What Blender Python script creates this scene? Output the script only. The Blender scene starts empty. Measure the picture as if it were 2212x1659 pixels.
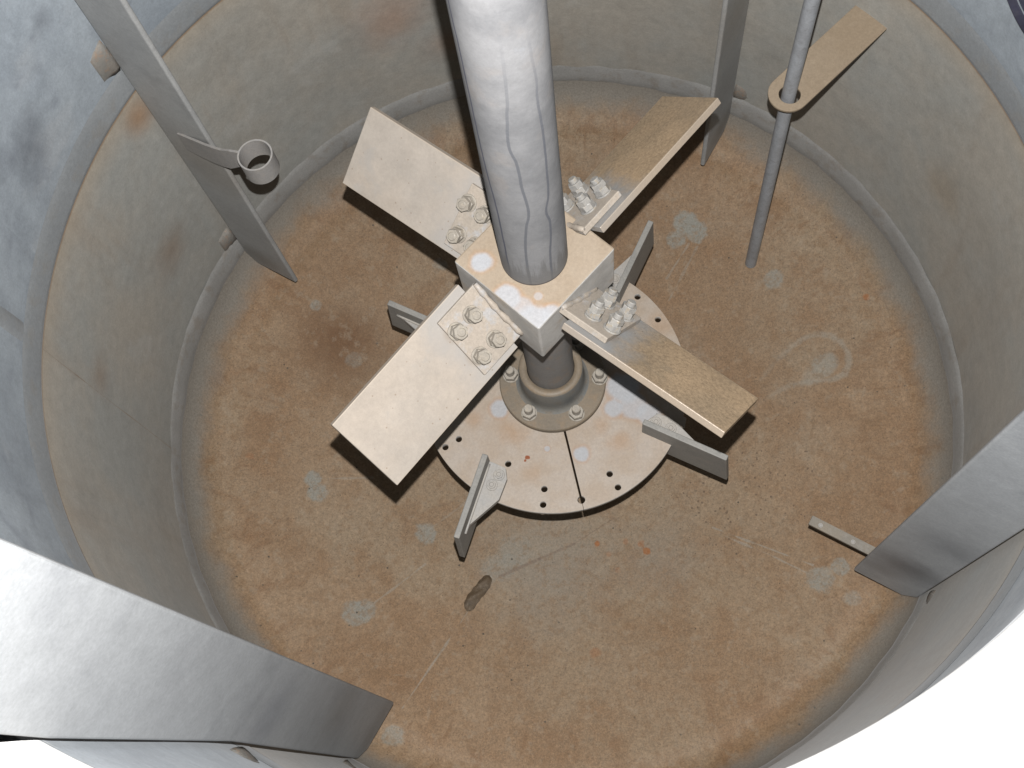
import bpy, bmesh, math, random
from math import sin, cos, pi, radians, sqrt
from mathutils import Vector, Matrix
random.seed(7)
S = bpy.context.scene
COL = S.collection

# ------------------------------------------------------------------ camera
CAM = Vector((0.1121, -0.5553, 1.6844))
RIGHT = Vector((0.993954, 0.073099, -0.081933))
DOWN = Vector((0.042018, -0.942609, -0.331245))
FWD = Vector((-0.101444, 0.325799, -0.939981))
cd = bpy.data.cameras.new('camera')
cam = bpy.data.objects.new('camera', cd); COL.objects.link(cam)
cd.sensor_width = 36.0; cd.lens = 36.0 * 2508.8 / 2212.0
cd.clip_start = 0.02; cd.clip_end = 60
U = -DOWN; Bk = -FWD
cam.matrix_world = Matrix(((RIGHT.x, U.x, Bk.x, CAM.x), (RIGHT.y, U.y, Bk.y, CAM.y), (RIGHT.z, U.z, Bk.z, CAM.z), (0, 0, 0, 1)))
S.camera = cam

# ------------------------------------------------------------------ light: the camera's flash, faint room light
W = bpy.data.worlds.new('World'); S.world = W; W.use_nodes = True
W.node_tree.nodes['Background'].inputs[0].default_value = (0.75, 0.85, 1.0, 1)
W.node_tree.nodes['Background'].inputs[1].default_value = 0.006
fl = bpy.data.lights.new('flash', 'SPOT'); fl.spot_size = radians(80); fl.spot_blend = 0.25; fl.energy = 215; fl.shadow_soft_size = 0.0055; fl.color = (1.0, 0.985, 0.97)
flo = bpy.data.objects.new('flash', fl); COL.objects.link(flo); flo.matrix_world = cam.matrix_world.copy(); flo.location = CAM + U * 0.064 + RIGHT * 0.004
S.view_settings.view_transform = 'Standard'; S.view_settings.look = 'None'
S.view_settings.exposure = 0.0; S.view_settings.gamma = 1.0
S.cycles.max_bounces = 4; S.cycles.diffuse_bounces = 1

# ------------------------------------------------------------------ node helpers
ALB = 0.62      # everything in here is dusty, fairly dark steel and rubber
class NT:
    def __init__(s, name, rough=0.6, spec=0.3, metal=0.0, sheen=0.0):
        s.m = bpy.data.materials.new(name); s.m.use_nodes = True
        s.t = s.m.node_tree; s.n = s.t.nodes; s.bsdf = s.n['Principled BSDF']
        s.bsdf.inputs['Roughness'].default_value = rough
        s.bsdf.inputs['Specular IOR Level'].default_value = spec
        s.bsdf.inputs['Metallic'].default_value = metal
        s.bsdf.inputs['Sheen Weight'].default_value = sheen      # the film of fine dust
        s.bsdf.inputs['Sheen Roughness'].default_value = 0.35; s.bsdf.inputs['Sheen Tint'].default_value = (0.9, 0.92, 0.95, 1)
        s.tc = s.n.new('ShaderNodeTexCoord')
        s.oi = None
    def link(s, a, b): s.t.links.new(a, b)
    def put(s, sock, v):
        if isinstance(v, bpy.types.NodeSocket): s.link(v, sock)
        else: sock.default_value = v
    @property
    def obj(s): return s.tc.outputs['Object']
    def math(s, op, a, b=0.0, c=0.0, clamp=False):
        n = s.n.new('ShaderNodeMath'); n.operation = op; n.use_clamp = clamp
        s.put(n.inputs[0], a); s.put(n.inputs[1], b); s.put(n.inputs[2], c); return n.outputs[0]
    def vmath(s, op, a, b=(0, 0, 0), out=0):
        n = s.n.new('ShaderNodeVectorMath'); n.operation = op
        s.put(n.inputs[0], a); s.put(n.inputs[1], b)
        return n.outputs[1] if out == 'v' else n.outputs[0]
    def scale(s, a, f):
        n = s.n.new('ShaderNodeVectorMath'); n.operation = 'SCALE'; s.put(n.inputs[0], a); s.put(n.inputs[3], f); return n.outputs[0]
    def sep(s, v):
        n = s.n.new('ShaderNodeSeparateXYZ'); s.link(v, n.inputs[0]); return n.outputs
    def comb(s, x, y, z):
        n = s.n.new('ShaderNodeCombineXYZ'); s.put(n.inputs[0], x); s.put(n.inputs[1], y); s.put(n.inputs[2], z); return n.outputs[0]
    def noise(s, scale, detail=4, rough=0.55, vec=None, w=None, dist=0.0):
        n = s.n.new('ShaderNodeTexNoise'); n.noise_dimensions = '4D'
        s.link(vec if vec is not None else s.obj, n.inputs['Vector'])
        n.inputs['Scale'].default_value = scale; n.inputs['Detail'].default_value = detail
        n.inputs['Roughness'].default_value = rough; n.inputs['Distortion'].default_value = dist
        if w is None:
            if s.oi is None: s.oi = s.math('MULTIPLY', s.n.new('ShaderNodeObjectInfo').outputs['Random'], 37.0)
            s.link(s.oi, n.inputs['W'])
        else: n.inputs['W'].default_value = w
        return n.outputs['Fac']
    def vor(s, scale, vec=None, feat='F1'):
        n = s.n.new('ShaderNodeTexVoronoi'); n.feature = feat; s.link(vec if vec is not None else s.obj, n.inputs['Vector'])
        n.inputs['Scale'].default_value = scale; return n.outputs['Distance']
    def ss(s, x, a, b):           # smooth 0..1 as x goes a -> b (a may be larger than b)
        n = s.n.new('ShaderNodeMapRange'); n.interpolation_type = 'SMOOTHSTEP'
        s.put(n.inputs['Value'], x)
        if a < b: v = (a, b, 0, 1)
        else: v = (b, a, 1, 0)
        for i, q in enumerate(v): n.inputs[i + 1].default_value = q
        return n.outputs[0]
    def mix(s, f, a, b):
        n = s.n.new('ShaderNodeMix'); n.data_type = 'RGBA'
        s.put(n.inputs[0], f)
        for k, v in ((6, a), (7, b)):
            if isinstance(v, tuple) and len(v) == 3: v = v + (1,)
            s.put(n.inputs[k], v)
        return n.outputs[2]
    def mul(s, a, b): return s.math('MULTIPLY', a, b)
    def vary(s, col, fac, lo, hi):     # multiply colour by a factor running lo..hi
        n = s.n.new('ShaderNodeMapRange'); s.put(n.inputs[0], fac)
        n.inputs[1].default_value = 0.3; n.inputs[2].default_value = 0.7; n.inputs[3].default_value = lo; n.inputs[4].default_value = hi
        n.clamp = True
        return s.scale(col, n.outputs[0])
    def blob(s, p, c, r, wob=None, k=0.8, soft=0.25):
        d = s.scale(s.vmath('SUBTRACT', p, (c[0], c[1], 0)), 1.0 / r)
        L = s.vmath('LENGTH', d, out='v')
        if wob is not None: L = s.math('MULTIPLY_ADD', wob, k, L)
        o = k * 0.5 if wob is not None else 0
        return s.ss(L, 1 + o, 1 + o - soft)
    def seg(s, p, a, b, wob=None, k=0.0):
        ab = Vector((b[0] - a[0], b[1] - a[1], 0)); l2 = ab.length_squared
        pa = s.vmath('SUBTRACT', p, (a[0], a[1], 0))
        t = s.math('MULTIPLY', s.vmath('DOT_PRODUCT', pa, tuple(ab), out='v'), 1 / l2, clamp=True)
        d = s.vmath('SUBTRACT', pa, s.scale(tuple(ab), t))
        L = s.vmath('LENGTH', d, out='v')
        if wob is not None: L = s.math('MULTIPLY_ADD', wob, k, L)
        return L
    def bump(s, h, strength=0.2, dist=0.002):
        n = s.n.new('ShaderNodeBump'); n.inputs['Strength'].default_value = strength; n.inputs['Distance'].default_value = dist
        s.link(h, n.inputs['Height']); s.link(n.outputs[0], s.bsdf.inputs['Normal'])
    def done(s, col, grain=0.10):
        if grain: col = s.vary(col, s.noise(330, 2, 0.8, w=3.1), 1 - grain, 1 + grain)
        col = s.scale(col, ALB)
        s.link(col, s.bsdf.inputs['Base Color']); return s.m
def flat(N, v):
    o = N.sep(v); return N.comb(o[0], o[1], 0.0)

# ------------------------------------------------------------------ materials
def mat_floor():
    N = NT('rusty_floor_lining', 0.62, 0.25, sheen=0.03)
    p = flat(N, N.obj)
    big = N.noise(4.0, 5, 0.6, w=1.0); mid = N.noise(14, 5, 0.65, w=2.0); fine = N.noise(160, 4, 0.8, w=4.0); spk = N.noise(420, 2, 0.8, w=5.0)
    c = N.mix(N.ss(big, 0.36, 0.62), (0.330, 0.222, 0.140), (0.268, 0.160, 0.088))
    c = N.mix(N.mul(N.ss(N.noise(2.2, 3, 0.5, w=70.0), 0.46, 0.62), 0.45), c, (0.31, 0.245, 0.175))
    c = N.mix(N.mul(N.ss(mid, 0.42, 0.68), 0.6), c, (0.235, 0.120, 0.052))
    c = N.mix(N.mul(N.ss(N.noise(9, 5, 0.6, w=9.0), 0.52, 0.72), 0.55), c, (0.30, 0.225, 0.16))
    c = N.vary(c, fine, 0.74, 1.24); c = N.vary(c, spk, 0.80, 1.20)
    c = N.mix(N.mul(N.ss(N.noise(110, 3, 0.8, w=60.0), 0.58, 0.70), 0.5), c, (0.15, 0.085, 0.045))
    wob = N.noise(28, 4, 0.6, w=11.0)
    R = N.vmath('LENGTH', p, out='v')
    ang = N.math('ARCTAN2', N.sep(p)[1], N.sep(p)[0])
    # brown run marks along the side, stretched round the edge
    st = N.noise(1.0, 4, 0.6, vec=N.comb(N.mul(ang, 17.0), N.mul(R, 16.0), 0.0), w=12.0, dist=0.8)
    c = N.mix(N.mul(N.mul(N.ss(st, 0.50, 0.66), N.ss(R, 0.40, 0.54)), 0.55), c, (0.19, 0.088, 0.034))
    # big rust stain on the left
    c = N.mix(N.mul(N.blob(p, (-0.385, 0.138), 0.115, wob, 0.7, 0.95), 1.0), c, (0.150, 0.064, 0.020))
    # wide grey wash below the disc
    c = N.mix(N.mul(N.blob(p, (-0.002, -0.209), 0.17, wob, 1.0, 0.95), 0.62), c, (0.27, 0.245, 0.215))
    c = N.mix(N.mul(N.blob(p, (0.171, -0.194), 0.10, wob, 1.0, 0.95), 0.45), c, (0.27, 0.24, 0.205))
    # grey scuffs
    wob3 = N.math('MULTIPLY_ADD', N.noise(90, 4, 0.7, w=14.0), 0.35, N.math('MULTIPLY', wob, 0.65))
    br = N.math('MULTIPLY_ADD', N.ss(N.noise(130, 4, 0.8, w=16.0), 0.36, 0.56), 0.55, 0.45)
    grey = (0.275, 0.272, 0.250)
    for (x, y, r, f) in [(0.194, 0.382, .021, .95), (0.217, 0.365, .021, .95), (0.179, 0.352, .017, .9), (0.206, 0.380, .018, .8),
                         (0.343, 0.276, .018, .75), (-0.431, 0.199, .011, .7), (-0.358, 0.111, .016, .4),
                         (-0.401, -0.105, .016, .95), (-0.390, -0.127, .020, .95), (-0.209, -0.180, .019, .85), (-0.301, -0.319, .022, .8),
                         (-0.289, -0.310, .018, .7), (0.411, -0.224, .024, .8), (0.442, -0.205, .014, .8), (0.456, -0.254, .015, .6),
                         (-0.216, -0.499, .018, .7), (-0.228, 0.294, .015, .6), (0.427, 0.130, .022, .55), (-0.088, -0.227, .03, .5), (-0.063, -0.194, .03, .4)]:
        c = N.mix(N.mul(N.blob(p, (x, y), r * 1.05, wob3, 2.0, 0.35), N.math('MULTIPLY', br, f)), c, grey)
    # drip ring with a tail on the right
    w2 = N.math('SUBTRACT', N.noise(30, 3, 0.5, w=21.0), 0.5)
    loop = [(0.330, 0.113), (0.352, 0.140), (0.372, 0.160), (0.392, 0.174), (0.412, 0.181), (0.433, 0.178), (0.450, 0.166), (0.460, 0.147), (0.462, 0.128), (0.455, 0.111), (0.440, 0.104), (0.418, 0.101), (0.395, 0.100), (0.372, 0.095), (0.345, 0.080), (0.318, 0.065)]
    dm = None
    for a, b in zip(loop, loop[1:]):
        d = N.seg(p, a, b); dm = d if dm is None else N.math('MINIMUM', dm, d)
    dm = N.math('MULTIPLY_ADD', w2, 0.012, dm)
    c = N.mix(N.mul(N.mul(N.ss(dm, 0.0075, 0.0015), 0.45), N.ss(N.sep(p)[0], 0.30, 0.40)), c, (0.33, 0.315, 0.28))
    c = N.mix(N.mul(N.ss(N.math('MULTIPLY_ADD', w2, 0.012, N.seg(p, (0.432, 0.132), (0.405, 0.108))), 0.020, 0.008), 0.45), c, (0.33, 0.31, 0.27))
    for (a, b, w, f) in [((-0.097, -0.242), (-0.209, -0.457), .0010, .5), ((0.252, -0.144), (0.331, -0.174), .0012, .5), ((0.331, -0.174), (0.402, -0.202), .0012, .5),
                         ((0.272, -0.158), (0.342, -0.188), .0012, .45), ((0.342, -0.188), (0.402, -0.219), .0012, .45), ((0.201, 0.344), (0.166, 0.285), .0015, .4),
                         ((-0.395, -0.104), (-0.306, -0.092), .0013, .35), ((0.216, 0.339), (0.171, 0.246), .0014, .35), ((-0.294, -0.318), (-0.204, -0.230), .0012, .4),
                         ((-0.209, -0.176), (-0.134, -0.107), .0012, .3)]:
        d = N.seg(p, a, b, w2, 0.010)
        c = N.mix(N.mul(N.ss(d, w * 1.6, w * 0.4), f), c, (0.36, 0.34, 0.305))
    for (a, b, w, f) in [((-0.083, -0.241), (-0.022, -0.208), .0028, .55), ((-0.022, -0.208), (0.033, -0.179), .0022, .5), ((0.033, -0.179), (0.095, -0.133), .0009, .5),
                         ((0.029, -0.393), (0.034, -0.358), .001, .3)]:
        c = N.mix(N.mul(N.ss(N.seg(p, a, b), w * 1.6, w * 0.3), f), c, (0.17, 0.11, 0.085))
    # bright rust spots
    for (x, y, r, f) in [(0.069, -0.178, .006, .9), (0.140, -0.174, .007, .8), (0.150, -0.186, .008, .95), (0.115, -0.172, .006, .4), (0.090, -0.194, .006, .35),
                         (0.105, -0.220, .006, .3), (0.075, -0.353, .010, .35), (0.488, 0.238, .007, .8), (-0.503, -0.078, .008, .3)]:
        c = N.mix(N.mul(N.blob(p, (x, y), r, N.noise(120, 3, w=8.0), 1.6, 0.5), f), c, (0.33, 0.105, 0.018))
    # pits and specks, denser in a band right of the disc
    v = N.vor(95, vec=p); dens = N.noise(6, 3, w=33.0)
    band = N.blob(p, (0.293, -0.063), 0.17, None, 0, 0.8)
    thr = N.math('MULTIPLY_ADD', band, 0.10, N.math('MULTIPLY_ADD', dens, 0.22, -0.035))
    sp = N.math('LESS_THAN', v, thr)
    c = N.mix(N.mul(sp, 0.7), c, (0.085, 0.045, 0.026))
    v2 = N.vor(31, vec=p); c = N.mix(N.mul(N.math('LESS_THAN', v2, 0.048), 0.85), c, (0.02, 0.017, 0.015))
    # fine scratches
    sc = N.noise(1.0, 5, 0.7, vec=N.comb(N.mul(N.sep(p)[0], 8.0), N.mul(N.sep(p)[1], 60.0), 0.0), w=40.0, dist=1.2)
    c = N.mix(N.mul(N.ss(sc, 0.66, 0.72), 0.25), c, (0.37, 0.31, 0.24))
    # greyer band where the dish turns up to the wall
    edge = N.ss(N.math('MULTIPLY_ADD', N.math('SUBTRACT', mid, 0.5), 0.06, R), 0.558, 0.594)
    c = N.mix(N.mul(N.ss(N.noise(75, 4, 0.7, w=50.0), 0.50, 0.62), 0.45), c, (0.22, 0.125, 0.062))
    c = N.mix(N.mul(N.ss(N.noise(48, 4, 0.7, w=51.0), 0.54, 0.66), 0.35), c, (0.36, 0.29, 0.22))
    c = N.mix(0.15, c, (0.26, 0.225, 0.16))
    c = N.mix(N.mul(edge, 0.92), c, (0.270, 0.255, 0.232))
    c = N.vmath('MULTIPLY', N.scale(c, 0.90), (0.945, 0.935, 0.90))
    N.bump(N.math('MULTIPLY_ADD', fine, 0.6, mid), 0.25, 0.003)
    return N.done(c, 0.20)

def mat_wall(kind):
    N = NT('tank_wall_lining_' + kind, 0.6, 0.3, sheen=0.065)
    z = N.sep(N.obj)[2]; x = N.sep(N.obj)[0]; y = N.sep(N.obj)[1]
    ang = N.math('ARCTAN2', y, x)
    st = N.noise(1.0, 5, 0.6, vec=N.comb(N.mul(ang, 9.0), N.mul(z, 2.2), 0.0), w=1.5)
    st2 = N.noise(1.0, 4, 0.6, vec=N.comb(N.mul(ang, 3.0), N.mul(z, 11.0), 0.0), w=2.5)
    blot = N.noise(5.0, 5, 0.6, w=3.5); fine = N.noise(60, 4, 0.7, w=4.5)
    if kind == 'lower':
        c = N.mix(N.ss(blot, 0.35, 0.65), (0.40, 0.365, 0.320), (0.355, 0.35, 0.33))
        c = N.mix(N.mul(N.ss(st, 0.50, 0.72), 0.40), c, (0.31, 0.24, 0.18))
        c = N.mix(N.mul(N.ss(st2, 0.48, 0.68), 0.40), c, (0.29, 0.27, 0.24))
        c = N.mix(N.mul(N.ss(N.noise(11, 5, 0.6, w=7.7), 0.60, 0.70), 0.35), c, (0.45, 0.44, 0.42))
        zz = N.math('MULTIPLY_ADD', N.math('SUBTRACT', blot, 0.5), 0.06, z)
        c = N.mix(N.mul(N.ss(zz, 0.385, 0.445), 0.55), c, (0.43, 0.345, 0.255))
        c = N.mix(N.mul(N.ss(z, 0.431, 0.4375), 0.75), c, (0.25, 0.13, 0.05))
        # pink-brown stain high on the far wall and a brown smear beneath the upper left plate
        for (cx_, cy_, cz_, r, f, col) in [(-0.27, 0.53, 0.22, 0.10, .55, (0.42, 0.25, 0.17)), (-0.20, 0.56, 0.12, 0.07, .4, (0.40, 0.24, 0.16)),
                                           (-0.545, 0.24, 0.40, 0.045, .8, (0.34, 0.20, 0.11)), (-0.575, 0.16, 0.16, 0.07, .5, (0.27, 0.18, 0.12)),
                                           (-0.59, -0.08, 0.27, 0.05, .5, (0.30, 0.19, 0.11)), (0.53, 0.27, 0.20, 0.06, .4, (0.30, 0.22, 0.14))]:
            d = N.vmath('LENGTH', N.scale(N.vmath('SUBTRACT', N.obj, (cx_, cy_, cz_)), 1 / r), out='v')
            d = N.math('MULTIPLY_ADD', blot, 1.2, d)
            c = N.mix(N.mul(N.ss(d, 1.6, 0.6), f), c, col)
    else:
        c = N.mix(N.ss(blot, 0.38, 0.62), (0.345, 0.385, 0.420), (0.265, 0.300, 0.335))
        c = N.mix(N.mul(N.ss(st, 0.50, 0.72), 0.5), c, (0.22, 0.245, 0.275))
        c = N.mix(N.mul(N.ss(st2, 0.52, 0.68), 0.5), c, (0.43, 0.45, 0.465))
        sw = N.noise(1.0, 3, 0.5, vec=N.comb(N.mul(ang, 7.0), N.mul(z, 16.0), 0.0), w=6.5, dist=1.5)
        c = N.mix(N.mul(N.ss(sw, 0.54, 0.74), 0.45), c, (0.19, 0.21, 0.245))
        for (cx_, cy_, cz_, r, f) in [(-0.560, 0.216, 0.636, 0.022, .9), (-0.590, 0.10, 0.56, 0.06, .6), (-0.585, 0.05, 0.60, 0.05, .5)]:
            d = N.vmath('LENGTH', N.scale(N.vmath('SUBTRACT', N.obj, (cx_, cy_, cz_)), 1 / r), out='v')
            d = N.math('MULTIPLY_ADD', N.noise(22, 4, w=12.0), 1.5, d)
            c = N.mix(N.mul(N.ss(d, 1.8, 0.7), f), c, (0.115, 0.125, 0.145))
    c = N.vary(c, fine, 0.90, 1.10)
    c = N.vmath('MULTIPLY', N.scale(c, 0.93), (0.965, 0.985, 0.975)) if kind == 'lower' else N.scale(c, 0.88)
    N.bump(N.math('MULTIPLY_ADD', fine, 0.25, blot), 0.25, 0.006)
    return N.done(c, 0.10)

def mat_plain(name, c1, c2, c3, rough=0.55, spec=0.3, metal=0.0, s=8.0, grain=0.10, bump=0.15, f3=0.6, big=0.5, sheen=0.0, smudge=()):
    N = NT(name, rough, spec, metal, sheen)
    a = N.noise(s, 5, 0.6); b = N.noise(s * 3.3, 5, 0.65); f = N.noise(s * 22, 3, 0.7)
    c = N.mix(N.ss(a, 0.36, 0.64), c1, c2)
    c = N.mix(N.mul(N.ss(b, big, big + 0.16), f3), c, c3)
    for (pos, r_, f_, col_) in smudge:
        d = N.vmath('LENGTH', N.scale(N.vmath('SUBTRACT', N.obj, pos), 1 / r_), out='v')
        c = N.mix(N.mul(N.ss(N.math('MULTIPLY_ADD', b, 1.4, d), 2.0, 0.7), f_), c, col_)
    c = N.vary(c, f, 0.93, 1.07)
    N.bump(f, bump, 0.0012)
    return N.done(c, grain)

def mat_blade(name, base, other, hubtone, hub_amt, rough, spec, metal, grain):
    N = NT(name, rough, spec, metal)
    x = N.sep(N.obj)[0]; y = N.sep(N.obj)[1]; zz = N.sep(N.obj)[2]
    a = N.noise(9, 5, 0.6); f = N.noise(260, 3, 0.85); m = N.noise(34, 4, 0.6)
    c = N.mix(N.ss(a, 0.36, 0.64), base, other)
    c = N.vary(c, m, 0.90, 1.08)
    c = N.vary(c, f, 1 - grain, 1 + grain)
    xx = N.math('MULTIPLY_ADD', N.math('SUBTRACT', m, 0.5), 0.07, x)
    c = N.mix(N.mul(N.ss(xx, 0.165, 0.115), hub_amt), c, hubtone)
    sc = N.noise(1.0, 4, 0.7, vec=N.comb(N.mul(x, 25.0), N.mul(y, 240.0), 0.0), w=4.0, dist=0.6)
    c = N.mix(N.mul(N.ss(sc, 0.70, 0.74), 0.25), c, (0.55, 0.5, 0.42))
    sm = N.noise(1.0, 4, 0.65, vec=N.comb(N.mul(x, 14.0), N.mul(y, 22.0), N.mul(zz, 20.0)), dist=1.0)
    c = N.mix(N.mul(N.ss(sm, 0.56, 0.70), 0.45), c, (0.31, 0.295, 0.275) if grain < .15 else (0.22, 0.185, 0.14))
    c = N.mix(N.mul(N.math('LESS_THAN', N.vor(85), 0.085), 0.5), c, (0.19, 0.13, 0.08))
    for bx in (.0905, .1160):
        for by in (-.0245, .0155):
            d = N.vmath('LENGTH', N.vmath('SUBTRACT', N.comb(x, y, 0.0), (bx, by, 0)), out='v')
            c = N.mix(N.mul(N.ss(N.math('MULTIPLY_ADD', m, 0.012, d), 0.024, 0.014), 0.35), c, (0.25, 0.17, 0.10))
    # pale worn long edges
    e = N.math('ABSOLUTE', N.math('ADD', y, 0.0059))
    c = N.mix(N.mul(N.ss(e, 0.0495, 0.0512), 0.8), c, (0.40, 0.335, 0.27))
    N.bump(f, 0.30 if grain > .15 else 0.12, 0.0012)
    N.link(N.scale(c, ALB), N.bsdf.inputs['Base Color']); return N.m

def mat_shaft():
    N = NT('pale_grey_shaft_lining', 0.7, 0.2)
    x, y, z = N.sep(N.obj)
    ang = N.mul(N.math('ARCTAN2', y, x), 180 / pi)
    a = N.noise(14, 5, 0.6, w=1.0); f = N.noise(90, 4, 0.7, w=2.0)
    c = N.mix(N.ss(a, 0.35, 0.65), (0.30, 0.30, 0.306), (0.22, 0.222, 0.23))
    c = N.mix(N.mul(N.ss(N.noise(22, 4, w=5.0), 0.55, 0.7), 0.3), c, (0.40, 0.35, 0.31))
    c = N.mix(N.mul(N.ss(N.noise(30, 5, 0.7, w=6.0), 0.58, 0.70), 0.35), c, (0.33, 0.345, 0.37))
    c = N.vary(c, f, 0.93, 1.07)
    wob = N.math('MULTIPLY', N.math('SUBTRACT', N.noise(30, 3, w=9.0), 0.5), 3.0)
    runs = [([(.522, -128), (.565, -128.8), (.615, -128.5), (.689, -131.1), (.751, -138), (.812, -141.8), (.866, -142.4), (.901, -142.9), (.934, -143.3), (.986, -147), (1.1, -149)], 1.9, .9, (0.10, 0.105, 0.14)),
            ([(.522, -91), (.596, -91.4), (.661, -84.3), (.687, -77.9), (.732, -81.2), (.782, -84.3), (.812, -90.5), (.855, -87.7), (.886, -83.5), (1.0, -82), (1.1, -82)], 2.1, .8, (0.135, 0.142, 0.16)),
            ([(.522, -53), (.581, -52.2), (.652, -45.8), (.679, -50.1), (.706, -43.6), (.757, -40.9), (.81, -40.2), (.874, -44), (.892, -42.4), (.923, -45.3), (.961, -48.7), (.999, -51.2), (1.1, -53)], 2.1, .8, (0.125, 0.132, 0.155))]
    for pts, w, amt, col in runs:
        n = N.n.new('ShaderNodeFloatCurve'); cu = n.mapping.curves[0]
        z0, z1, a0, a1 = 0.522, 1.1, -160.0, -20.0
        P = [((q[0] - z0) / (z1 - z0), (q[1] - a0) / (a1 - a0)) for q in pts]
        cu.points[0].location = P[0]; cu.points[1].location = P[-1]
        for q in P[1:-1]: cu.points.new(*q)
        n.mapping.update()
        N.link(N.math('DIVIDE', N.math('SUBTRACT', z, z0), z1 - z0), n.inputs['Value'])
        line = N.math('MULTIPLY_ADD', n.outputs[0], a1 - a0, a0)
        d = N.math('ABSOLUTE', N.math('SUBTRACT', N.math('ADD', ang, wob), line))
        c = N.mix(N.mul(N.ss(d, w * 1.35, w * 0.65), N.mul(N.ss(z, 1.0, 0.78) if amt == .8 else 1.0, amt)), c, col)
    # damp ragged foot of the shaft
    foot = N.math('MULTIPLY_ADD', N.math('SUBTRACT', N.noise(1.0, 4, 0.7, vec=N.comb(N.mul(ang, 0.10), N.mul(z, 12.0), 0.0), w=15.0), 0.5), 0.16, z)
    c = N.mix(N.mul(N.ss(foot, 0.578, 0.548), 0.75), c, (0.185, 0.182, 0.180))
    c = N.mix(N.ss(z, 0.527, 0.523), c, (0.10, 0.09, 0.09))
    N.bump(f, 0.12, 0.0015)
    return N.done(c, 0.06)

def mat_spots(name, c1, c2, spots, pale, ring, rough=0.55, fs=16.0, stains=(), rust=()):
    N = NT(name, rough, 0.3)
    p = flat(N, N.obj); wob = N.noise(26, 4, 0.55, w=2.0)
    a = N.noise(fs, 5, 0.65, w=1.0); f = N.noise(220, 3, 0.75, w=3.0)
    c = N.mix(N.ss(a, 0.36, 0.64), c1, c2)
    nz = N.n.new('ShaderNodeNewGeometry')
    up = N.sep(nz.outputs['Normal'])[2]
    rr = ring
    cc = c
    for (x, y, r, f_) in stains: cc = N.mix(N.mul(N.blob(p, (x, y), r, wob, 1.6, 0.9), f_), cc, (0.33, 0.205, 0.115))
    for (x, y, r, f_) in spots:
        cc = N.mix(N.mul(N.blob(p, (x, y), r * 1.30, wob, 1.1, 0.5), 0.6 * f_), cc, rr)
    for (x, y, r, f_) in spots:
        cc = N.mix(N.mul(N.blob(p, (x, y), r, wob, 1.1, 0.42), f_), cc, pale)
    for (x, y, r) in rust: cc = N.mix(N.blob(p, (x, y), r, N.noise(150, 3, w=8.0), 1.4, 0.4), cc, (0.22, 0.055, 0.012))
    side = N.mix(N.ss(N.noise(24, 4, w=7.0), 0.4, 0.6), (0.56, 0.54, 0.51), (0.45, 0.435, 0.41))
    side = N.mix(N.mul(N.ss(N.noise(34, 4, w=17.0), 0.5, 0.65), 0.5), side, (0.46, 0.37, 0.27))
    c = N.mix(N.ss(up, 0.6, 0.9), side, cc)
    c = N.vary(c, f, 0.93, 1.07)
    N.bump(f, 0.12, 0.001)
    return N.done(c, 0.07)

M_floor = mat_floor(); M_wlow = mat_wall('lower'); M_wup = mat_wall('upper')
M_band = mat_plain('pale_joint_band', (0.265, 0.280, 0.288), (0.235, 0.250, 0.26), (0.25, 0.23, 0.20), s=7, f3=.35, sheen=0.065)
M_seam = mat_plain('brown_wall_joint', (0.255, 0.20, 0.152), (0.30, 0.275, 0.24), (0.21, 0.15, 0.10), s=9, f3=.6, sheen=0.065)
M_bead = mat_plain('weld_bead_grey', (0.30, 0.297, 0.285), (0.265, 0.262, 0.25), (0.215, 0.185, 0.15), s=12, f3=.5, sheen=0.075)
M_rim = mat_plain('pale_flange_face', (0.66, 0.66, 0.645), (0.60, 0.60, 0.595), (0.70, 0.69, 0.66), s=5, bump=.05)
M_shaft = mat_shaft()
M_lshaft = mat_plain('grey_lower_shaft', (0.225, 0.215, 0.205), (0.185, 0.18, 0.175), (0.26, 0.205, 0.16), s=18)
M_hub = mat_spots('hub_dust', (0.325, 0.265, 0.200), (0.290, 0.228, 0.165),
                  [(-0.058, -0.012, .0155, 1), (-0.026, -0.052, .0165, .95), (0.006, -0.080, .023, .95), (0.024, -0.072, .014, .85), (-0.008, -0.064, .014, .7), (0.008, -0.050, .006, .6)], (0.37, 0.375, 0.39), (0.37, 0.22, 0.12))
M_disc = mat_spots('disc_dust', (0.375, 0.322, 0.270), (0.345, 0.278, 0.215),
                   [(-0.075, -0.042, .016, .9), (0.047, -0.105, .0145, .95), (0.088, -0.036, .016, .9), (0.103, -0.002, .028, .95), (0.118, -0.030, .024, .8), (0.140, -0.042, .020, .85), (-0.002, -0.100, .005, .8), (-0.02, 0.13, .03, .7), (0.10, 0.05, .02, .5)],
                   (0.36, 0.37, 0.385), (0.35, 0.20, 0.11), fs=20, stains=[(-0.05, -0.080, .03, .6), (-0.11, -0.06, .02, .5), (0.10, -0.082, .025, .55), (-0.02, -0.135, .02, .3), (0.075, -0.062, .02, .5), (0.15, 0.10, .03, .4)], rust=[(-0.029, -0.114, .0042), (-0.032, -0.119, .002)])
M_bladeA = mat_blade('pale_dusty_blade', (0.375, 0.325, 0.272), (0.350, 0.312, 0.270), (0.335, 0.318, 0.300), 0.75, 0.55, 0.3, 0.0, 0.08)
M_bladeB = mat_blade('bronze_speckled_blade', (0.45, 0.325, 0.205), (0.35, 0.262, 0.172), (0.33, 0.34, 0.345), 0.9, 0.42, 0.5, 0.25, 0.32)
M_tab = mat_plain('dusty_tab', (0.365, 0.315, 0.262), (0.325, 0.285, 0.240), (0.36, 0.365, 0.375), s=16, f3=.7)
M_bolt = mat_plain('dusty_bolt', (0.33, 0.30, 0.255), (0.28, 0.25, 0.21), (0.38, 0.33, 0.26), s=60, rough=.45, spec=.5, f3=.7)
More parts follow.
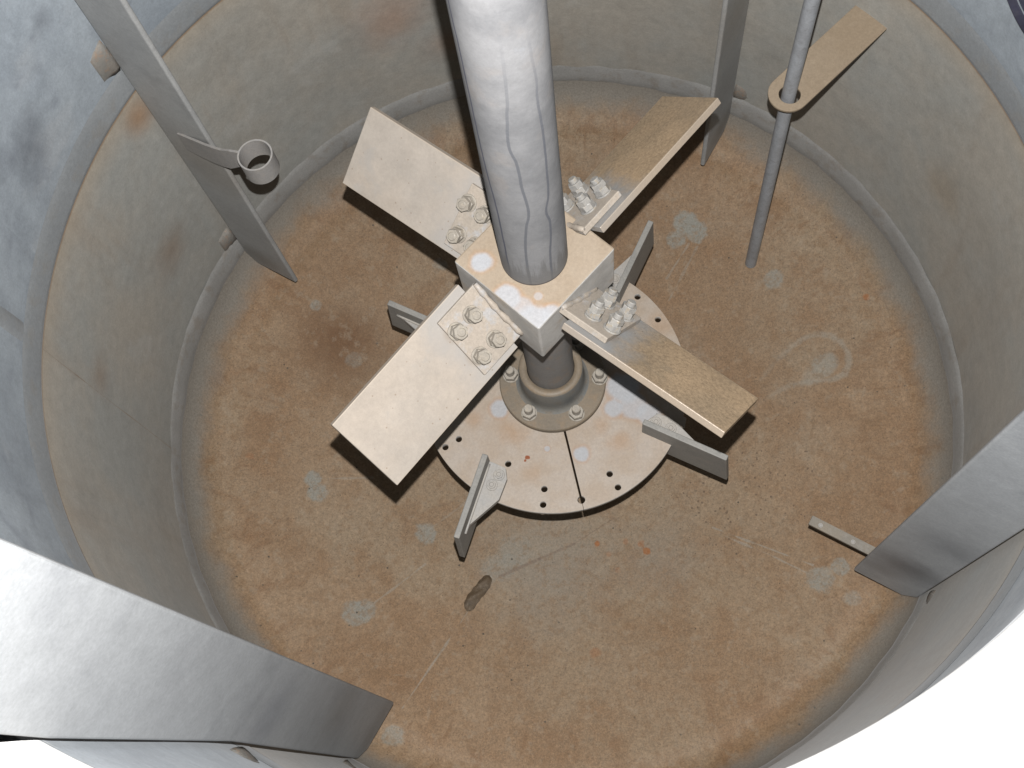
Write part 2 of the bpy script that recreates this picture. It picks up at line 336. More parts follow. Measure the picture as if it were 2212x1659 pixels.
M_boltw = mat_plain('pale_wet_bolt', (0.315, 0.30, 0.275), (0.26, 0.255, 0.245), (0.34, 0.28, 0.20), s=60, rough=.42, spec=.5, f3=.7)
M_flange = mat_plain('brown_flange', (0.195, 0.155, 0.110), (0.165, 0.135, 0.100), (0.22, 0.155, 0.095), s=22, f3=.5)
M_collar = mat_plain('grey_collar', (0.150, 0.158, 0.158), (0.175, 0.165, 0.145), (0.20, 0.15, 0.10), s=16, f3=.5, big=.52)
M_paddle = mat_plain('grey_paddle', (0.235, 0.228, 0.212), (0.27, 0.26, 0.24), (0.31, 0.285, 0.25), s=20, f3=.5)
M_gusset = mat_plain('pale_gusset', (0.37, 0.34, 0.30), (0.34, 0.325, 0.305), (0.30, 0.30, 0.295), s=24, f3=.5)
M_baffle = mat_plain('grey_blue_baffle_lining', (0.375, 0.378, 0.372), (0.325, 0.33, 0.328), (0.265, 0.268, 0.268), smudge=[((.56, 0, -.02), .05, .75, (.19, .18, .165)), ((.55, 0, .30), .10, .55, (.27, .235, .19)), ((.54, 0, .12), .08, .4, (.25, .245, .235))], s=5, f3=.55, rough=.5, spec=.4)
M_baffle_l = mat_plain('pale_baffle_lining', (0.40, 0.418, 0.435), (0.34, 0.356, 0.372), (0.24, 0.255, 0.275), smudge=[((.545, 0, .085), .06, .85, (.15, .155, .165)), ((.52, 0, .02), .04, .6, (.19, .195, .205)), ((.57, 0, .25), .05, .6, (.2, .21, .225))], s=2.6, f3=.55, rough=.45, spec=.4)
M_baffle_w = mat_plain('whitish_baffle_lining', (0.330, 0.342, 0.352), (0.300, 0.310, 0.320), (0.24, 0.25, 0.262), smudge=[((.545, 0, -.03), .05, .6, (.18, .185, .19)), ((.53, 0, .22), .07, .5, (.2, .2, .195)), ((.56, 0, .48), .05, .5, (.2, .21, .23))], s=2.6, f3=.55, rough=.5, spec=.35)
M_clip = mat_plain('patched_clip', (0.225, 0.205, 0.18), (0.205, 0.20, 0.185), (0.29, 0.20, 0.14), s=40, f3=.7, bump=.8)
M_pipe = mat_plain('galvanised_pipe', (0.315, 0.33, 0.35), (0.265, 0.275, 0.29), (0.20, 0.205, 0.215), s=30, f3=.6, rough=.42, spec=.5)
M_brkt = mat_plain('tan_bracket', (0.285, 0.225, 0.160), (0.265, 0.205, 0.142), (0.315, 0.25, 0.18), s=16, f3=.4)
M_ring = mat_plain('grey_ring', (0.31, 0.295, 0.28), (0.28, 0.27, 0.26), (0.34, 0.31, 0.27), s=30, f3=.4)
M_bar = mat_plain('dull_bar', (0.235, 0.20, 0.155), (0.20, 0.18, 0.15), (0.26, 0.24, 0.215), s=20, f3=.5)
M_lump = mat_plain('brown_weld_lump', (0.115, 0.080, 0.048), (0.085, 0.062, 0.040), (0.19, 0.145, 0.10), s=50, f3=.6, bump=.8)
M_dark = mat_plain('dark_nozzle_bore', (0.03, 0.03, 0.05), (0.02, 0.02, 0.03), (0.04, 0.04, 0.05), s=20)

# ------------------------------------------------------------------ object helpers
def tag(o, label=None, cat=None, group=None, kind=None):
    if label: o['label'] = label
    if cat: o['category'] = cat
    if group: o['group'] = group
    if kind: o['kind'] = kind
    return o
def empty(name, loc=(0, 0, 0), **k):
    o = bpy.data.objects.new(name, None); COL.objects.link(o); o.location = loc; o.empty_display_size = .05
    return tag(o, **k)
def link(name, mesh, mats, parent=None, mat=None, smooth=False, bevel=0, seg=2):
    if not isinstance(mats, (list, tuple)): mats = [mats]
    if not len(mesh.materials):
        for m in mats: mesh.materials.append(m)
    o = bpy.data.objects.new(name, mesh); COL.objects.link(o)
    if parent: o.parent = parent
    if mat is not None: o.matrix_local = mat
    if smooth:
        for p in mesh.polygons: p.use_smooth = True
    if bevel:
        b = o.modifiers.new('b', 'BEVEL'); b.width = bevel; b.segments = seg; b.limit_method = 'ANGLE'; b.angle_limit = radians(35)
        b.harden_normals = False
    return o
def mesh_of(bm, name):
    me = bpy.data.meshes.new(name); bm.normal_update(); bm.to_mesh(me); bm.free(); return me
def lathe(profile, n=96, closed=False, a0=0.0, a1=2 * pi, fn=None):
    bm = bmesh.new(); full = abs(a1 - a0 - 2 * pi) < 1e-6; m = n if full else n + 1
    rings = []
    for (r, z) in profile:
        rings.append([bm.verts.new(fn(r, a0 + (a1 - a0) * k / n, z) if fn else (r * cos(a0 + (a1 - a0) * k / n), r * sin(a0 + (a1 - a0) * k / n), z)) for k in range(m)])
    pr = list(zip(rings, rings[1:])) + ([(rings[-1], rings[0])] if closed else [])
    for A, B_ in pr:
        for k in range(n):
            j = (k + 1) % m
            bm.faces.new((A[k], A[j], B_[j], B_[k]))
    return bm, rings
def cap(bm, ring, flip=False):
    bm.faces.new(ring[::-1] if flip else ring)
def box_bm(x0, x1, y0, y1, z0, z1, bm=None):
    bm = bm or bmesh.new()
    v = [bm.verts.new(p) for p in [(x0, y0, z0), (x1, y0, z0), (x1, y1, z0), (x0, y1, z0), (x0, y0, z1), (x1, y0, z1), (x1, y1, z1), (x0, y1, z1)]]
    for f in [(3, 2, 1, 0), (4, 5, 6, 7), (0, 1, 5, 4), (1, 2, 6, 5), (2, 3, 7, 6), (3, 0, 4, 7)]: bm.faces.new([v[i] for i in f])
    return bm
def prism_bm(poly, z0, z1, bm=None):
    bm = bm or bmesh.new()
    a = sum(poly[i][0] * poly[(i + 1) % len(poly)][1] - poly[(i + 1) % len(poly)][0] * poly[i][1] for i in range(len(poly)))
    if a < 0: poly = poly[::-1]
    A = [bm.verts.new((x, y, z0)) for x, y in poly]; B_ = [bm.verts.new((x, y, z1)) for x, y in poly]
    bm.faces.new(A[::-1]); bm.faces.new(B_)
    for i in range(len(poly)):
        j = (i + 1) % len(poly); bm.faces.new((A[i], A[j], B_[j], B_[i]))
    return bm
def plate_holes(outer, holes, z0, z1, name):      # flat plate with real holes
    cu = bpy.data.curves.new(name, 'CURVE'); cu.dimensions = '2D'; cu.fill_mode = 'BOTH'; cu.extrude = (z1 - z0) / 2
    for loop in [outer] + holes:
        sp = cu.splines.new('POLY'); sp.points.add(len(loop) - 1)
        for i, (x, y) in enumerate(loop): sp.points[i].co = (x, y, 0, 1)
        sp.use_cyclic_u = True
    o = bpy.data.objects.new(name, cu); COL.objects.link(o)
    me = bpy.data.meshes.new_from_object(o.evaluated_get(bpy.context.evaluated_depsgraph_get()))
    bpy.data.objects.remove(o); bpy.data.curves.remove(cu)
    me.transform(Matrix.Translation((0, 0, (z0 + z1) / 2)))
    bm = bmesh.new(); bm.from_mesh(me); bmesh.ops.remove_doubles(bm, verts=bm.verts, dist=1e-6); bm.to_mesh(me); bm.free(); me.name = name
    me.materials.clear(); return me
def circle(x, y, r, n=20, ph=0.0): return [(x + r * cos(2 * pi * k / n + ph), y + r * sin(2 * pi * k / n + ph)) for k in range(n)]
def tube_path(pts, r, n=20, bm=None, capend=True):
    bm = bm or bmesh.new(); rings = []
    for i, p in enumerate(pts):
        d = (Vector(pts[min(i + 1, len(pts) - 1)]) - Vector(pts[max(i - 1, 0)])).normalized()
        a = d.cross(Vector((0.3, 1, 0.1))).normalized(); b = d.cross(a)
        rr = r[i] if isinstance(r, (list, tuple)) else r
        rings.append([bm.verts.new(Vector(p) + a * rr * cos(2 * pi * k / n) + b * rr * sin(2 * pi * k / n)) for k in range(n)])
    for A, B_ in zip(rings, rings[1:]):
        for k in range(n): bm.faces.new((A[k], B_[k], B_[(k + 1) % n], A[(k + 1) % n]))
    if capend: bm.faces.new(rings[0]); bm.faces.new(rings[-1][::-1])
    return bm
def smooth_by_angle(me, deg=40):
    bm = bmesh.new(); bm.from_mesh(me)
    for f in bm.faces: f.smooth = True
    for e in bm.edges: e.smooth = e.calc_face_angle(0) < radians(deg)
    bm.to_mesh(me); bm.free()

# ------------------------------------------------------------------ tank shell
RT = 0.6
def zfloor(r):
    if r < .53: return -.185 + .3 * r * r
    t = min(1, (r - .53) / .07); b = -.185 + .3 * .53 ** 2; return b - b * (1 - sqrt(max(0, 1 - t * t)))
def wallpos(r, a, z):
    r2 = r + 0.0012 * sin(3 * a + 5 * z) + 0.0009 * sin(7 * a - 9 * z)
    t = min(1, max(0, (z - .55) / .36)); t = t * t * (3 - 2 * t)
    return (r2 * cos(a) - .044 * t, r2 * sin(a) + .005 * t, z)
prof = [(0.004, zfloor(0))] + [(.53 * k / 40, zfloor(.53 * k / 40)) for k in range(1, 41)] + [(.53 + .07 * sin(pi / 2 * k / 14), zfloor(.53 + .07 * sin(pi / 2 * k / 14))) for k in range(1, 15)]
bm, rg = lathe(prof, 256); cap(bm, rg[0])
tag(link('tank_floor', mesh_of(bm, 'tank_floor'), M_floor, smooth=True), 'rust brown dished floor of the tank', kind='structure')
wall = empty('tank_wall', kind='structure', label='round grey steel wall of the tank')
bm, _ = lathe([(RT, -0.002 + .44 * k / 22) for k in range(23)], 256, fn=wallpos)
link('lower_wall', mesh_of(bm, 'lower_wall'), M_wlow, wall, smooth=True)
bm, _ = lathe([(RT, .4368), (RT - .0012, .4380), (RT - .0014, .443), (RT - .0014, .470), (RT - .0010, .478), (RT - .0003, .484)], 256, fn=wallpos)
link('joint_band', mesh_of(bm, 'joint_band'), M_band, wall, smooth=True)
bm, rgs = lathe([(RT, .483 + (.905 - .483) * k / 34) for k in range(35)], 256, fn=wallpos)
HC = (radians(26), .655); HR = .085
kill = []
for f in bm.faces:
    c = f.calc_center_median(); a = math.atan2(c.y, c.x)
    if math.hypot((a - HC[0]) * RT, c.z - HC[1]) < HR: kill.append(f)
bmesh.ops.delete(bm, geom=kill, context='FACES')
for v in bm.verts:
    if any(e.is_boundary for e in v.link_edges) and .49 < v.co.z < .9:
        a = math.atan2(v.co.y, v.co.x); dx, dz = (a - HC[0]) * RT, v.co.z - HC[1]; d = math.hypot(dx, dz)
        if d < HR * 1.3: v.co = wallpos(RT, HC[0] + dx / d * HR / RT, HC[1] + dz / d * HR)
link('upper_wall', mesh_of(bm, 'upper_wall'), M_wup, wall, smooth=True)
# nozzle bore behind that opening
n_ax = Vector((cos(HC[0]), sin(HC[0]), 0)); s_ax = Vector((-sin(HC[0]), cos(HC[0]), 0)); o_c = Vector(wallpos(RT, HC[0], HC[1]))
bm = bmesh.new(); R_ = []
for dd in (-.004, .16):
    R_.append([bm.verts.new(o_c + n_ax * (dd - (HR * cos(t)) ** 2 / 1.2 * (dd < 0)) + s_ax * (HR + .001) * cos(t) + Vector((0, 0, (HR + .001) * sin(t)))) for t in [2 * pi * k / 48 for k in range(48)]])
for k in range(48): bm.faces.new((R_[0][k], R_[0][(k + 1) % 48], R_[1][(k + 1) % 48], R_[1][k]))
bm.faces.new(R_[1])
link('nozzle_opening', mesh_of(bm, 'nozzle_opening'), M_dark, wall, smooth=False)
# weld bead where floor meets wall
def beadpos(r, a, z): return ((r + .0006 * sin(61 * a) + .0005 * sin(23 * a + 1)) * cos(a), (r + .0006 * sin(61 * a)) * sin(a), z + .0012 * sin(9 * a) + .0006 * sin(47 * a))
bm, _ = lathe([(RT - .0042, -.0310), (RT - .0056, -.0240), (RT - .0052, -.0140), (RT - .0040, -.004), (RT - .0028, .005), (RT - .0014, .011), (RT + .001, .016)], 256, fn=beadpos)
link('floor_weld', mesh_of(bm, 'floor_weld'), M_bead, wall, smooth=True)
# upright wall seams
def seam(a, z0, z1, w, h, m, slant=0.0, dz=0.0):
    bm = bmesh.new(); rows = []
    for k in range(41):
        z = z0 + (z1 - z0) * k / 40; row = []
        for t, q in ((-1, 0), (-.75, .7), (-.3, 1), (.3, 1), (.75, .7), (1, 0)):
            rr = RT + .001 - h * q; aa = a + slant * (z - z0) + (t * w + .0015 * sin(37 * z + t)) / RT
            row.append(bm.verts.new(wallpos(rr, aa, z)))
        rows.append(row)
    for A, B_ in zip(rows, rows[1:]):
        for i in range(5): bm.faces.new((A[i], A[i + 1], B_[i + 1], B_[i]))
    link('wall_seam', mesh_of(bm, 'wall_seam'), m, wall, smooth=True)
seam(radians(-170.2), .008, .437, .010, .0010, M_seam)
seam(radians(-170.2), .486, .90, .013, .0028, M_band)
# top flange of the tank, right under the camera and the flash
def rimpos(r, a, z): return (r * cos(a) - .044, r * sin(a) + .005, z)
bm, _ = lathe([(.5985, .900), (.5995, .908), (.603, .9125), (.609, .914), (.84, .914), (.846, .909), (.846, .875), (.84, .870), (.62, .870), (.604, .87)], 256, fn=rimpos)
tag(link('tank_rim', mesh_of(bm, 'tank_rim'), M_rim, smooth=False), 'pale flange round the open top of the tank, blown out by the flash', kind='structure')
smooth_by_angle(bpy.data.meshes['tank_rim'], 35)

# ------------------------------------------------------------------ agitator
ag = empty('agitator', label='pale dusty agitator: big shaft, four pitched blades and a split bottom disc with paddles', cat='agitator')
HZ = .5224; RS = .0374
n = 96
bm, rg = lathe([(RS, .5205)] + [(RS + .0002 * sin(k), .5205 + (2.3 - .5205) * k / 30) for k in range(1, 31)], n); cap(bm, rg[-1])
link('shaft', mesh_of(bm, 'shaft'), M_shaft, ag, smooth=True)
# hub block
hp = .1221; ha = .0893
hb = [(ha * cos(hp + i * pi / 2), ha * sin(hp + i * pi / 2)) for i in range(4)]
o = link('hub_block', mesh_of(prism_bm(hb, HZ - .0879, HZ), 'hub_block'), M_hub, ag, bevel=.0022)
# lower shaft
bm, rg = lathe([(.0326, .105), (.0326, .30), (.0330, .4355)], 72)
link('lower_shaft', mesh_of(bm, 'lower_shaft'), M_lshaft, ag, smooth=True)
# flange with collar
ZD = .0962
flg = bpy.data.objects.new('flange', None)
bm, rg = lathe([(.034, ZD + .0008), (.0755, ZD + .0008), (.0768, ZD + .002), (.0768, ZD + .0105), (.0755, ZD + .012), (.052, ZD + .0125)], 96)
me = mesh_of(bm, 'flange'); smooth_by_angle(me, 40)
flg = link('flange', me, M_flange, ag)
bm, rg = lathe([(.0535, ZD + .012), (.049, ZD + .0145), (.0465, ZD + .021), (.0455, ZD + .030), (.0450, .160), (.0440, .1625), (.042, .164), (.0338, .164), (.0333, .160), (.0333, .150)], 96)
me = mesh_of(bm, 'collar'); smooth_by_angle(me, 40)
link('collar', me, M_collar, flg)
bm, rg = lathe([(.0444, .1622), (.042, .1645), (.0338, .1645), (.0333, .162)], 96)
link('collar_lip', mesh_of(bm, 'collar_lip'), M_flange, flg, smooth=True)

def hexa(r, ph=0.0): return [(r * cos(pi / 3 * k + ph), r * sin(pi / 3 * k + ph)) for k in range(6)]
def bolt_mesh(name, washer=.0105, af=.0092, h1=.0075, h2=.0065, stud=.0052, tip=.004, ph=0.0, two=True, head=False):
    bm = bmesh.new()
    zz = 0
    def cyl(r, z0, z1, n=24, ch=0.0006):
        ring = [[bm.verts.new((q * cos(2 * pi * k / n), q * sin(2 * pi * k / n), z)) for k in range(n)] for q, z in ((r, z0), (r, z1 - ch), (r - ch, z1))]
        for A, B_ in zip(ring, ring[1:]):
            for k in range(n): bm.faces.new((A[k], A[(k + 1) % n], B_[(k + 1) % n], B_[k]))
        bm.faces.new(ring[-1])
    def nut(r, z0, z1, ph):   # hex with chamfered corners
        ch = .0011; lo = [bm.verts.new((x, y, z0)) for x, y in hexa(r, ph)]; mid = [bm.verts.new((x, y, z1 - ch)) for x, y in hexa(r, ph)]
        top = []
        N_ = 24
        for k in range(N_):
            t = ph + 2 * pi * k / N_; top.append(bm.verts.new((r * .86 * cos(t), r * .86 * sin(t), z1)))
        for k in range(6): bm.faces.new((lo[k], lo[(k + 1) % 6], mid[(k + 1) % 6], mid[k]))
        for k in range(6):
            s_ = [top[(4 * k + j) % N_] for j in range(5)]
            bm.faces.new([mid[k], mid[(k + 1) % 6]] + s_[::-1])
        bm.faces.new(top)
    cyl(washer, 0, .0016); zz = .0017
    nut(af, zz, zz + h1, ph); zz += h1 + .0001
    if two: nut(af * .97, zz, zz + h2, ph + .35); zz += h2 + .0001
    if not head: cyl(stud, zz - .001, zz + tip, 20, .0010)
    me = mesh_of(bm, name); return me
bmA = bolt_mesh('bolt', h1=.007, h2=.0065, tip=.0015)
bmB = bolt_mesh('bolt', h1=.0075, h2=.007, tip=.005, ph=.4)
bmF = bolt_mesh('bolt', washer=.0105, af=.0098, h1=.008, stud=.0056, tip=.013, two=False)
bmS = bolt_mesh('bolt', washer=.0082, af=.0060, h1=.0022, stud=.0035, tip=.0014, two=False)

# flange bolts
for i, (bx, by) in enumerate([(-.0605, .004), (-.030, -.0525), (.0375, -.050), (.0675, .006), (.031, .0575), (-.031, .0575)]):
    link('bolt', bmF, M_bolt, flg, Matrix.Translation((bx, by, ZD + .0124)) @ Matrix.Rotation(i * .7, 4, 'Z') @ Matrix.Scale(1.12, 4))

# pitched blades: each one plate, a tab welded to the hub, four studs with double nuts
bphi, bpit, brin, brout, bz, bW, bc = -2.1803, -.7362, .0757, .2844, .4808, .1028, -.0059
dev = [(-.0147, .0543, -.0015, -.0011, .0017), (.0205, -.0089, -.0006, -.0041, -.0002), (-.0318, .003, .0232, .0004, -.0125), (.0368, -.0015, -.001, -.0029, -.0101)]
TH = .0085
bladeM = {}
tabme = {}
BR = [.0905, .1160]; BWp = [-.0245, .0155]
for k in range(4):
    dp, dt, dz, dc, dr = dev[k]
    a = bphi + dp + k * pi / 2; t = bpit + dt
    u = Vector((cos(a), sin(a), 0)); v = Vector((-sin(a), cos(a), 0)); zz = Vector((0, 0, 1))
    d = v * cos(t) + zz * sin(t); nn = -v * sin(t) + zz * cos(t)
    Mx = Matrix(((u.x, d.x, nn.x, 0), (u.y, d.y, nn.y, 0), (u.z, d.z, nn.z, bz + dz), (0, 0, 0, 1))) @ Matrix.Translation((dr, dc, 0))
    pale = k in (0, 3)
    key = pale
    if key not in bladeM:
        bladeM[key] = mesh_of(box_bm(brin, brout, bc - bW / 2, bc + bW / 2, -TH, 0), 'pitched_blade')
    b = link('pitched_blade', bladeM[key], M_bladeA if pale else M_bladeB, ag, Mx, bevel=.0009)
    b['label'] = ['pale blade pointing to the lower left', 'bronze speckled blade pointing to the lower right', 'bronze speckled blade pointing to the upper right', 'pale blade pointing to the upper left'][k]
    tz = .0050 if pale else .0078
    if pale not in tabme: tabme[pale] = mesh_of(prism_bm([(.0615, -.046), (.1245, -.0465), (.1275, .036), (.0645, .0368)], .0002, tz), 'mounting_tab')
    o = link('mounting_tab', tabme[pale], M_tab, b, bevel=.001)
    # weld between tab and hub
    bm = tube_path([(.0655 - .002 * abs(j - 6) / 6, -.046 + .082 * j / 12, .0075) for j in range(13)], [.0035 + .0008 * ((j * 7) % 3 - 1) for j in range(13)], 10)
    link('weld', mesh_of(bm, 'weld'), M_tab, b, smooth=True)
    for ir, r_ in enumerate(BR):
        for iw, w_ in enumerate(BWp):
            # studs are set a little askew in the plate, as they are in the real thing
            off = -.002 if iw else .002
            link('bolt', bmA if pale else bmB, M_bolt if pale else M_boltw, b, Matrix.Translation((r_ + (off if k != 0 else -off * 0), w_, tz + .0002)) @ Matrix.Rotation(.3 + 1.3 * ir + .8 * iw + k, 4, 'Z'))

# split disc
RD = .1931; TD = .009; gap_a = radians(-73.6)
ca, sa = cos(gap_a), sin(gap_a)
def half(sign):
    # local frame: split line along +X', half on sign*Y' side
    pts = []
    g0, g1, rh = .0016, .0004, .0056
    def P(x, y): return (x * ca - y * sa, x * sa + y * ca)
    N_ = 72
    out = []
    for k in range(N_ + 1):
        t = pi * k / N_; x, y = RD * cos(t), RD * sin(t)
        out.append((x, max(y, g1)))
    seq = out[:]
    # back along the split from x=-RD to +RD with the half hole at +.179 and inner shaft cut-out
    seq += [(-.160, g1)]
    seq += [(-.034, g0)]
    seq += [(.034 * cos(t), max(.034 * sin(t), g0)) for t in [pi - pi * j / 16 for j in range(1, 16)]]
    seq += [(.034, g0), (.179 - rh - .0002, g0)]
    seq += [(.179 + rh * cos(t), max(rh * sin(t), g1)) for t in [pi - pi * j / 8 for j in range(1, 8)]]
    seq += [(.179 + rh + .0002, g1)]
    return [P(x, sign * y) for x, y in seq]
holes = []
for ad in (-144.7, -90.8, -56.3, 35.3, 89.2, 123.7):
    for r_ in (.1590, .1815):
        if ad == 35.3 and r_ < .17: continue
        holes.append((r_ * cos(radians(ad)), r_ * sin(radians(ad))))
holes += [(-.056, -.125), (.117, .140)]
for s_ in (1, -1):
    hs = [h for h in holes if ((-h[0] * sa + h[1] * ca) > 0) == (s_ > 0)]
    me = plate_holes(half(s_), [circle(x, y, .0047) for x, y in hs], ZD - TD, ZD, 'disc_half')
    link('disc_half', me, M_disc, ag, bevel=.0005, seg=1)

# paddles on the disc (upright plates with flat gussets and two flush bolts)
def frame(pi_, po_):
    u = Vector((po_[0] - pi_[0], po_[1] - pi_[1], 0)); L = u.length; u.normalize(); v = Vector((-u.y, u.x, 0))
    return Matrix(((u.x, v.x, 0, pi_[0]), (u.y, v.y, 0, pi_[1]), (0, 0, 1, 0), (0, 0, 0, 1))), L
def toL(F, pts):
    Fi = F.inverted(); return [tuple((Fi @ Vector((x, y, 0)))[:2]) for x, y in pts]
pads = [((-.085, -.123), (-.115, -.243), 'paddle at the front left of the disc', [(-.079, -.126), (-.058, -.134), (-.055, -.150), (-.064, -.180), (-.105, -.221)], [(-.0665, -.145), (-.0755, -.160)]),
        ((.132, -.065), (.248, -.112), 'paddle at the right of the disc', [(.138, -.054), (.152, -.043), (.167, -.047), (.181, -.057), (.217, -.093)], [(.150, -.057), (.171, -.065)]),
        ((.087, .130), (.132, .246), 'paddle at the far right of the disc', [(.079, .133), (.066, .150), (.070, .166), (.084, .180), (.114, .212)], [(.0755, .148), (.083, .163)]),
        ((-.140, .058), (-.247, .101), 'paddle at the far left of the disc', [(-.143, .050), (-.158, .040), (-.172, .044), (-.190, .056), (-.226, .085)], [(-.156, .053), (-.172, .060)])]
for (pi_, po_, lb, br, bo) in pads:
    F, L = frame(pi_, po_)
    F3 = F.to_3x3()
    brl = toL(F, br); side = 1 if sum(p[1] for p in brl) > 0 else -1
    bm = bmesh.new(); th = .0042
    prof_ = [(0, .135), (L, .135), (L + .0095, .045), (.030, .045), (0.0, .070)]
    A = [bm.verts.new((x, -th, z)) for x, z in prof_]; B_ = [bm.verts.new((x, th, z)) for x, z in prof_]
    bm.faces.new(A); bm.faces.new(B_[::-1])
    for i in range(5): j = (i + 1) % 5; bm.faces.new((A[j], A[i], B_[i], B_[j]))
    bmesh.ops.recalc_face_normals(bm, faces=bm.faces)
    pd = link('paddle', mesh_of(bm, 'paddle'), M_paddle, ag, F, bevel=.0012); pd['label'] = lb
    poly = [(brl[0][0], side * th * .9)] + brl + [(L * .93, side * th * .9)]
    link('gusset', mesh_of(prism_bm(poly, ZD + .0006, ZD + .0105), 'gusset'), M_gusset, pd, bevel=.0015)
    bm = tube_path([(brl[0][0] + .004 + (L * .86 - brl[0][0]) * j / 10, side * (th + .0006), ZD + .0115) for j in range(11)], .0022, 8)
    link('weld', mesh_of(bm, 'weld'), M_gusset, pd, smooth=True)
    for q in toL(F, bo):
        link('bolt', bmS, M_gusset, pd, Matrix.Translation((q[0], q[1], ZD + .0105)))
link('joint_lug', mesh_of(prism_bm([(.150, -.040), (.186, -.042), (.193, -.046), (.191, -.060), (.165, -.061)], ZD + .0004, ZD + .0035), 'joint_lug'), M_disc, ag, bevel=.0006)

# ------------------------------------------------------------------ baffles
bphi0 = 1.1251
BI, BO, BZ = .5007, .594, -.0584
def baffle(k, side, mat, label, bi=BI, ztop=1.25, bo=BO, th=.0075, follow=False):
    a = bphi0 + k * pi / 2
    F = Matrix.Rotation(a, 4, 'Z')
    r = empty('baffle', label=label, cat='baffle', group='upright baffles round the tank wall'); r.matrix_world = F
    def ro(z):      # the outer edge keeps a few millimetres off the slightly out-of-round wall
        t = min(1.2, max(0, (z - .55) / .36))
        return bo + (t * (-.044 * cos(a) + .005 * sin(a)) if follow else 0)
    bm = bmesh.new(); prof_ = [(bi, BZ), (bo - .016, BZ), (bo, BZ + .028)] + [(ro(.55 + .04 * q), .55 + .04 * q) for q in range(10)] + [(ro(ztop), ztop), (bi, ztop)]
    A = [bm.verts.new((x, -th / 2, z)) for x, z in prof_]; B_ = [bm.verts.new((x, th / 2, z)) for x, z in prof_]
    bm.faces.new(A); bm.faces.new(B_[::-1])
    for i in range(len(A)): j = (i + 1) % len(A); bm.faces.new((A[j], A[i], B_[i], B_[j]))
    bmesh.ops.recalc_face_normals(bm, faces=bm.faces)
    link('plate', mesh_of(bm, 'plate'), mat, r, bevel=.0028, seg=3)
    for zc, hgt in ((.030, .045), (.515, .062), (.80, .05))[:2 if k == 2 else 3]:
        s_ = side
        t = min(1, max(0, (zc - .55) / .36)); sh = t * t * (3 - 2 * t) * (-.044 * cos(a) + .005 * sin(a))
        bm = box_bm(RT - (.0075 if k == 1 else .004) + sh, RT + .006 + sh, 0, .027, zc - hgt / 2, zc + hgt / 2)
        bmesh.ops.subdivide_edges(bm, edges=bm.edges[:], cuts=4, use_grid_fill=True)
        for v_ in bm.verts:
            v_.co.x += .0045 * (v_.co.y / .027) + .006 * (abs(v_.co.z - zc) / (hgt / 2)) ** 3 + random.uniform(-.0007, .0007)       # a pad that tapers into the wall
            v_.co.y = side * (th / 2 - .001 + v_.co.y); v_.co.z += random.uniform(-.0009, .0009)
        bmesh.ops.recalc_face_normals(bm, faces=bm.faces)
        link('wall_clip', mesh_of(bm, 'wall_clip'), mat if zc > .7 else M_clip, r, smooth=True)
    return r
bUR = baffle(0, -1, M_baffle, 'narrow edge-on grey baffle at the far wall, beside the upper right blade')
bUL = baffle(1, 1, M_baffle, 'long grey baffle at the upper left with a small ring on an arm', bi=.4985)
bLL = baffle(2, 1, M_baffle_w, 'brightly lit whitish baffle filling the lower left corner', ztop=1.3, bo=.5925, follow=True)
bLR = baffle(3, -1, M_baffle_l, 'grey baffle at the lower right with a short bolted bar behind it', follow=True)

# guide ring on the upper left baffle (side +y' in its frame)
Fi = bUL.matrix_world.inverted()
def inUL(p): return Fi @ Vector(p)
rc = Vector((.4160, .0015, 0)); zt_, zb_ = .417, .382
RR = .0230
bm, rg = lathe([(RR, zb_), (RR, zt_), (RR - .0022, zt_), (RR - .0022, zb_)], 56, closed=True)
me = mesh_of(bm, 'guide_ring'); smooth_by_angle(me, 40)
link('guide_ring', me, M_ring, bUL, Matrix.Translation((rc.x, rc.y, 0)))
pts = [(.559, .0042, .326, .368), (.532, .0064, .332, .378), (.504, .0085, .340, .388), (.485, .0098, .348, .396), (.470, .0100, .355, .402), (.454, .0092, .370, .411), (.4375, .0072, .384, .416)]
bm = bmesh.new(); rows = []
for i, (x, y, h0, h1) in enumerate(pts):
    rows.append([bm.verts.new((x, y - .0016, h0)), bm.verts.new((x, y + .0016, h0)), bm.verts.new((x, y + .0016, h1)), bm.verts.new((x, y - .0016, h1))])
for A, B_ in zip(rows, rows[1:]):
    for i in range(4): bm.faces.new((A[i], A[(i + 1) % 4], B_[(i + 1) % 4], B_[i]))
bm.faces.new(rows[0]); bm.faces.new(rows[-1][::-1]); bmesh.ops.recalc_face_normals(bm, faces=bm.faces)
link('ring_arm', mesh_of(bm, 'ring_arm'), M_ring, bUL)

# drilled bar behind the lower right baffle
Fi = bLR.matrix_world.inverted()
p0 = Fi @ Vector((.378, -.163, 0)); p1 = Fi @ Vector((.470, -.207, 0))
zb = .012
bar = link('support_bar', plate_holes([(p0.x, p0.y - .0072), (.545, p0.y - .0072), (.545, p0.y + .0072), (p0.x, p0.y + .0072)], [], zb - .005, zb, 'support_bar'), M_bar, bLR, bevel=.0006, seg=1)
for q in (.016, .066): link('bolt', bmS.copy(), M_bar, bar, Matrix.Translation((p0.x + q, p0.y - .001, zb - .0012)) @ Matrix.Scale(.62, 4))
link('bar_foot', mesh_of(box_bm(.52, .545, min(p0.y, 0) - .004 if p0.y < 0 else .002, max(p0.y, 0), zb - .03, zb - .0052), 'bar_foot'), M_ring, bLR)

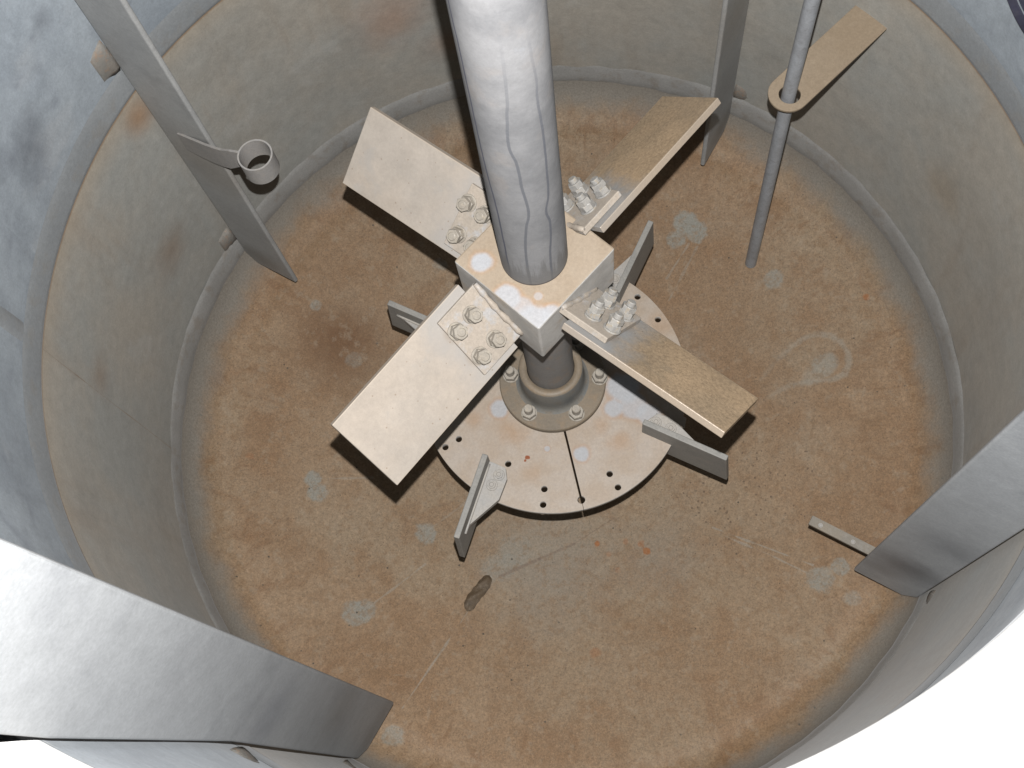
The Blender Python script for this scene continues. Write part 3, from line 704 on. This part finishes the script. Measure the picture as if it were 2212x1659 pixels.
# ------------------------------------------------------------------ dip pipe and its bracket
pp = [Vector((.3055, .307, -.128)), Vector((.301, .319, .36)), Vector((.3005, .3215, 1.3))]
pp = [pp[0], pp[0].lerp(pp[1], .5)] + [pp[1], pp[1].lerp(pp[2], .3), pp[2]]
bm = tube_path([pp[0] + Vector((0, 0, -.003))] + pp, [.0055] + [.0094] * 3 + [.0094, .0098], 28)
me = mesh_of(bm, 'dip_pipe'); smooth_by_angle(me, 50)
tag(link('dip_pipe', me, M_pipe), 'thin grey dip pipe hanging through the tan bracket at the upper right', 'pipe')
ZB = .362
c0 = Vector((.3008, .319)); w0 = Vector((.389, .457)); w1 = Vector((.428, .420)); wm = (w0 + w1) / 2; ax = (wm - c0).normalized(); sd = Vector((-ax.y, ax.x)); hw = .0268
out = [tuple(c0 + (-ax * cos(t) + sd * sin(t)) * hw) for t in [-pi / 2 + pi * j / 20 for j in range(21)]]
endL = 0.215
e0, e1 = c0 + ax * endL + sd * hw, c0 + ax * endL - sd * hw
e1 = c0 - sd * hw + ax * .200
out = out + [tuple(e0), tuple(e1)]
me = plate_holes(out, [circle(c0.x + .001, c0.y - .002, .0142, 28)], ZB - .005, ZB, 'pipe_bracket')
tag(link('pipe_bracket', me, M_brkt, bevel=.0008, seg=1), 'tan flat bracket with rounded end on the right wall, holding the dip pipe', 'bracket')

# ------------------------------------------------------------------ lump of weld on the floor
a_, b_ = Vector((-.100, -.240, 0)), Vector((-.131, -.301, 0))
bm = bmesh.new(); rows = []
K = 22
for i in range(K + 1):
    t = i / K; p = a_.lerp(b_, t); d = (b_ - a_).normalized(); s_ = Vector((-d.y, d.x, 0))
    w = .0105 * (1 - abs(2 * t - 1) ** 4) ** .5 * (1 + .05 * sin(31 * t)) + .0004
    p += s_ * .0014 * sin(7 * t); row = []
    for j in range(9):
        q = -1 + j / 4; hgt = .0055 * (1 - q * q) * (1 - abs(2 * t - 1) ** 6) * (1 + .4 * sin(13 * t + 3 * q)) - .0003
        x = p + s_ * w * q; row.append(bm.verts.new((x.x, x.y, zfloor(math.hypot(x.x, x.y)) + hgt)))
    rows.append(row)
for A, B_ in zip(rows, rows[1:]):
    for j in range(8): bm.faces.new((A[j], B_[j], B_[j + 1], A[j + 1]))
tag(link('weld_lump', mesh_of(bm, 'weld_lump'), M_lump, smooth=True), 'small brown elongated lump stuck on the floor below the disc', 'lump')
